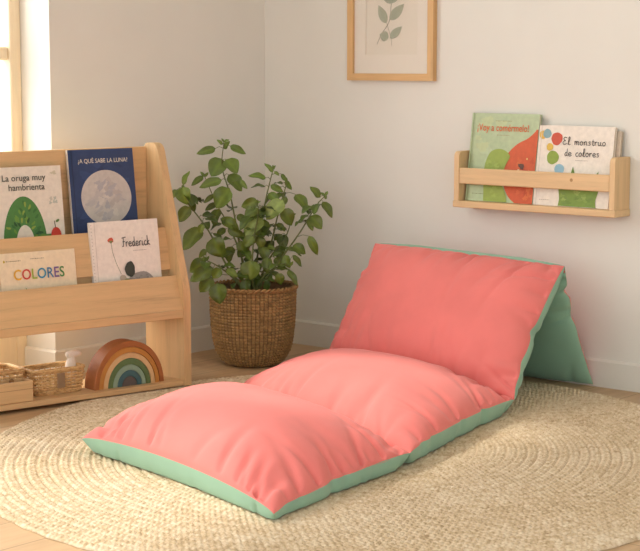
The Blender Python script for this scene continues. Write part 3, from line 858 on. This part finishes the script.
for k, (x0, zb, x1, zt, wr) in enumerate(LEAVES):
    c0 = Vector((x0 / 100, 0, zb / 100))
    st = min(stem_pts, key=lambda p: (p.x - c0.x) ** 2 + (p.z - c0.z) ** 2)
    dep = st.y + rg.uniform(-.045, .02) - (.05 if k in bright else 0)
    if 20 < k < 23 or 49 < k < 60: dep -= .04
    if k == 53: dep = -.165
    L = math.hypot(x1 - x0, zt - zb) / 100
    fore = rg.uniform(-.35, .2) * L
    bs = Vector((x0 / 100, dep, zb / 100)); tp = Vector((x1 / 100, dep + fore, zt / 100))
    nn = Vector((rg.uniform(-.5, .5), -1, rg.uniform(.1, .8))).normalized()
    g = rg.uniform(.75, 1.15)
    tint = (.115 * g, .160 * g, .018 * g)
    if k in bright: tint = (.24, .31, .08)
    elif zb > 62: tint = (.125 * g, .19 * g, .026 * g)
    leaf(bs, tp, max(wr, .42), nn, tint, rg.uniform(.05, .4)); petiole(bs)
for k in range(95):
    st = rg.choice([p for p in stem_pts if .30 < p.z < .66]); a = rg.uniform(0, 6.283)
    d = Vector((math.cos(a) * .9, math.sin(a), rg.uniform(-.5, .35))).normalized(); pl = rg.uniform(.012, .035); L = rg.uniform(.03, .066)
    if st.x * d.x > 0 and abs(st.x) > .10: d.x *= -.6
    bs = st + d * pl; tp = bs + d * L + Vector((0, 0, -.2 * L))
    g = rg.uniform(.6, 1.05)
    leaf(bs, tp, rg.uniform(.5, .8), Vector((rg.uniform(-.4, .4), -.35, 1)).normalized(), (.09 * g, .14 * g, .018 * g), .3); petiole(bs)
for poly, dep in STEMS:          # pairs of young leaves at the shoot tips
    x, z = poly[-1]
    tip = Vector((x / 100, dep + .012 * math.sin(5 + dep * 40), z / 100))
    for k in range(3):
        a = rg.uniform(0, 6.28); d = Vector((math.cos(a), .7 * math.sin(a), rg.uniform(.3, 1.2))).normalized()
        leaf(tip, tip + d * rg.uniform(.014, .024), .5, Vector((rg.uniform(-.4, .4), -1, .4)), (.15, .22, .04), .2)
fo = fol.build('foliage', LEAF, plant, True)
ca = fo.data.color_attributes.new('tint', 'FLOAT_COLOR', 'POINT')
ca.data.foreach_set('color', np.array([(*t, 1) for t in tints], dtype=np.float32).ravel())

# ------------------------------------------------------------------ wall shelf with books
SX0, SX1, SZ, SD = .982, 1.637, .587, .10
sh = thing('wall_shelf', 'pale wooden book ledge fixed to the white wall above the lounger', 'shelf', ((SX0 + SX1) / 2, 0, SZ))
hw = (SX1 - SX0) / 2
MB().box((-hw, -SD, 0), (hw, -.001, .023), bev=.002).build('bottom_plank', PINEX, sh)
pp = rnd([(-SD + .002, .0232), (-SD + .002, .196), (-.001, .196), (-.001, .0232)], .022, (1,))
for xa in (-hw + .004, hw - .024):
    MB().prism(pp, 'x', xa, xa + .020).build('end_panel', PINEZ, sh)
MB().box((-hw + .0245, -SD + .003, .083), (hw - .0245, -SD + .016, .139), bev=.003).build('front_rail', PINEX, sh)
# knot in the rail
kn = MB(); kn.lathe([(.006, -.0004), (.0058, .0)], 16); 
ko = kn.build('knot', plain('knot_wood', srgb(176, 134, 88), .6, .15, 150), sh); ko.location = (.157, -SD + .0029, .116); ko.rotation_euler = (R(90), 0, 0)
lean = .135
def shelf_book(label, x0, x1, h, cover, spine, t, yb, hard=True):
    return book(label, x1 - x0, h, t, cover, spine, ((x0 + x1) / 2, yb, SZ + .0236), lean, 0, G2, hard)
# green and orange book
x0, x1, h = 1.013, 1.294, .308; w = x1 - x0
b = shelf_book('pale green and orange picture book, left on the wall ledge', x0, x1, h, fc(184, 200, 160), fc(146, 160, 92), .014, -.068)
ar = Art(w, h)
for k in range(20): ar.k = 1 + k % 3; ar.ell(rg.uniform(.1, .6), rg.uniform(.06, .5), rg.uniform(.05, .1), rg.uniform(.03, .07), fc(*rg.choice([(188, 204, 166), (180, 198, 158), (192, 204, 158)])), wob=.2, seed=k)
ar.k = 5
ar.poly(smooth_pl([(.999, .17), (.999, .5), (.999, .999)], 3) + smooth_pl([(.74, .999), (.64, .93), (.56, .81), (.52, .68), (.52, .56), (.58, .45), (.71, .34), (.86, .27), (.95, .20), (.97, .17)], 5), fc(208, 92, 50))
for k in range(26): ar.k = 8 + k % 3; ar.ell(rg.uniform(.72, .95), rg.uniform(.5, .95), .03, .03, fc(*rg.choice([(214, 102, 56), (200, 82, 44), (218, 112, 60)])), wob=.3, seed=k)
ar.k = 12; ar.ell(.80, .585, .045, .03, fc(96, 60, 44), .4, wob=.15); ar.ell(.875, .50, .012, .012, fc(226, 196, 120)); ar.ell(.76, .63, .02, .012, fc(230, 190, 150), -.5)
# plain rounded green bush shape
ar.k = 13; ar.poly(smooth_pl([(.28, .995), (.27, .86), (.25, .70), (.27, .55), (.33, .44), (.44, .40), (.55, .42), (.62, .48), (.57, .58), (.53, .70), (.54, .80), (.60, .90), (.63, .995)], 5), fc(152, 172, 78))
for k in range(30): ar.k = 15 + k % 3; ar.ell(rg.uniform(.30, .50), rg.uniform(.47, .95), .03, .02, fc(*rg.choice([(144, 164, 70), (160, 180, 86), (150, 168, 80)])), wob=.3, seed=k)
ar.k = 18; ar.poly([(.03, 0), (.042, 0), (.042, 1), (.03, 1)], fc(150, 166, 118))
ar.small(.36, .60, .085, fc(150, 150, 100), seed=6); ar.small(.36, .58, .245, fc(160, 150, 110), seed=7); ar.small(.10, .36, .915, fc(120, 128, 90), seed=9)
ar.build(b)
text('¡Voy a comérmelo!', w, h, .105, .865, .20, fc(222, 102, 48), b, .006, 1.25, kmul=22)
# white book with coloured dots
x0, x1, h = 1.2965, 1.592, .272; w = x1 - x0
b = shelf_book('white picture book with coloured round dots, right on the wall ledge', x0, x1, h, fc(238, 228, 214), fc(228, 216, 200), .014, -.068)
ar = Art(w, h)
for (a_, b_, r, c) in ((.055, .12, .05, (222, 178, 70)), (.115, .105, .055, (136, 172, 178)), (.25, .165, .075, (204, 82, 56)), (.165, .27, .045, (220, 184, 74)), (.215, .40, .08, (142, 164, 62)), (.315, .545, .065, (146, 186, 204))):
    ar.k = 3; ar.ell(a_ if a_ > .06 else .06, b_, r, r * .98 * w / h, fc(*c), wob=.03, seed=int(r * 1000))
ar.k = 6; ar.poly(smooth_pl([(.34, .995), (.35, .90), (.33, .76), (.37, .66), (.48, .61), (.62, .60), (.76, .61), (.84, .66), (.86, .78), (.83, .90), (.84, .995)], 5), fc(124, 152, 62))
for k in range(40): ar.k = 8 + k % 3; ar.ell(rg.uniform(.38, .80), rg.uniform(.65, .97), .03, .018, fc(*rg.choice([(114, 142, 56), (136, 162, 72), (120, 146, 66), (150, 172, 84)])), wob=.3, seed=k)
ar.poly([(.47, .62), (.50, .50), (.54, .62)], fc(110, 140, 58)); ar.poly([(.77, .63), (.84, .55), (.84, .66)], fc(110, 140, 58))
ar.small(.52, .68, .425, fc(186, 174, 160), seed=6); ar.small(.08, .22, .93, fc(186, 174, 160), seed=5)
ar.k = 2; ar.poly([(.035, 0), (.042, 0), (.042, 1), (.035, 1)], fc(216, 204, 190))
ar.build(b)
script([('El monstruo', .335, .905, .235, .0125), ('de colores', .375, .83, .375, .0125)], w, h, INK, b, .0024)
# cream book tucked behind the white one
b = book('cream picture book tucked behind the white dotted book on the wall ledge', .285, .258, .011, fc(206, 190, 168), fc(206, 190, 168), (1.466, -.0515, SZ + .0236), lean, 0, G2)

# ------------------------------------------------------------------ framed botanical print
FX0, FX1, FZ0, FH = .436, .834, 1.025, .56
pf = thing('framed_print', 'thin pale wood frame with a grey-green leaf sprig print hanging on the back wall', 'picture', ((FX0 + FX1) / 2, 0, FZ0))
fw = (FX1 - FX0) / 2; fb = .026; fd = .024
for poly in ([(-fw, 0), (fw, 0), (fw - fb, fb), (-fw + fb, fb)], [(-fw + fb, FH - fb), (fw - fb, FH - fb), (fw, FH), (-fw, FH)]):
    MB().prism(poly, 'y', -fd, -.001).build('frame_rail', FRAMEX, pf)
for poly in ([(-fw, 0), (-fw + fb, fb), (-fw + fb, FH - fb), (-fw, FH)], [(fw, 0), (fw, FH), (fw - fb, FH - fb), (fw - fb, fb)]):
    MB().prism(poly, 'y', -fd, -.001).build('frame_stile', FRAMEZ, pf)
i0, i1 = -fw + fb, fw - fb
ox, oz0, oz1 = .120, .094, FH - .094
mt = MB()
for (a, b_) in (((i0, -.012, fb), (i1, -.008, oz0)), ((i0, -.012, oz1), (i1, -.008, FH - fb)), ((i0, -.012, oz0), (-ox, -.008, oz1)), ((ox, -.012, oz0), (i1, -.008, oz1))): mt.box(a, b_)
mt.build('mat', plain('mat_board', srgb(238, 228, 214), .8, .01, 20), pf)
MB().box((-ox - .01, -.0078, oz0 - .01), (ox + .01, -.004, oz1 + .01)).build('paper', plain('print_paper', srgb(234, 224, 208), .9, .02, 8), pf)
SAGE1, SAGE2 = fc(170, 172, 148), fc(150, 156, 132)
pr_ = Art(2 * fw, FH)
def X(px, py):   # metres in the frame from (px from its left edge, px from its bottom edge) of the photograph
    return ((px / 219.0) / (2 * fw), 1 - (py / 250.0) / FH)
def sprig(bx, by, tx, ty, wd, m):
    L = math.hypot(tx - bx, ty - by); dx, dy = (tx - bx) / L, (ty - by) / L; nx, ny = -dy, dx; lft = []; rgt = []
    for i in range(13):
        t = i / 12; q = wd * math.sin(math.pi * t ** .8) ** .9
        lft.append(X(bx + dx * L * t + nx * q, by + dy * L * t + ny * q)); rgt.append(X(bx + dx * L * t - nx * q, by + dy * L * t - ny * q))
    pr_.poly(lft + rgt[1:-1][::-1], m); pr_.line([X(bx, by), X(tx, ty)], .0012, SAGE2)
st = smooth_pl([(28.5, 33), (33, 42), (41, 54), (43, 70), (46, 90), (44, 110)], 5)
pr_.line([X(*p) for p in st], .0026, fc(150, 142, 118))
pr_.line([X(*p) for p in smooth_pl([(43.5, 31.5), (43, 38), (38.5, 52)], 5)], .0018, fc(160, 152, 128))
for (bx_, by_, tx_, ty_, wd) in ((38, 52, 30, 68.5, 4.2), (41.5, 55, 56, 69, 4.6), (42, 38.5, 54, 49, 3.7), (40.5, 39, 31.5, 42, 4.6), (42.5, 69.5, 36.5, 85, 5), (44, 70, 51, 88, 5), (45.5, 88, 36, 102, 4.4), (46, 90, 57, 104, 4.4), (44, 108, 44, 126, 4.2)):
    sprig(bx_, by_, tx_, ty_, wd, SAGE1)
po = pr_.build(pf, 'sprig_print'); po.location = (0, -.0082, 0)
MB().box((i0, -.0165, fb), (i1, -.0145, FH - fb)).build('glass', GLASS, pf)
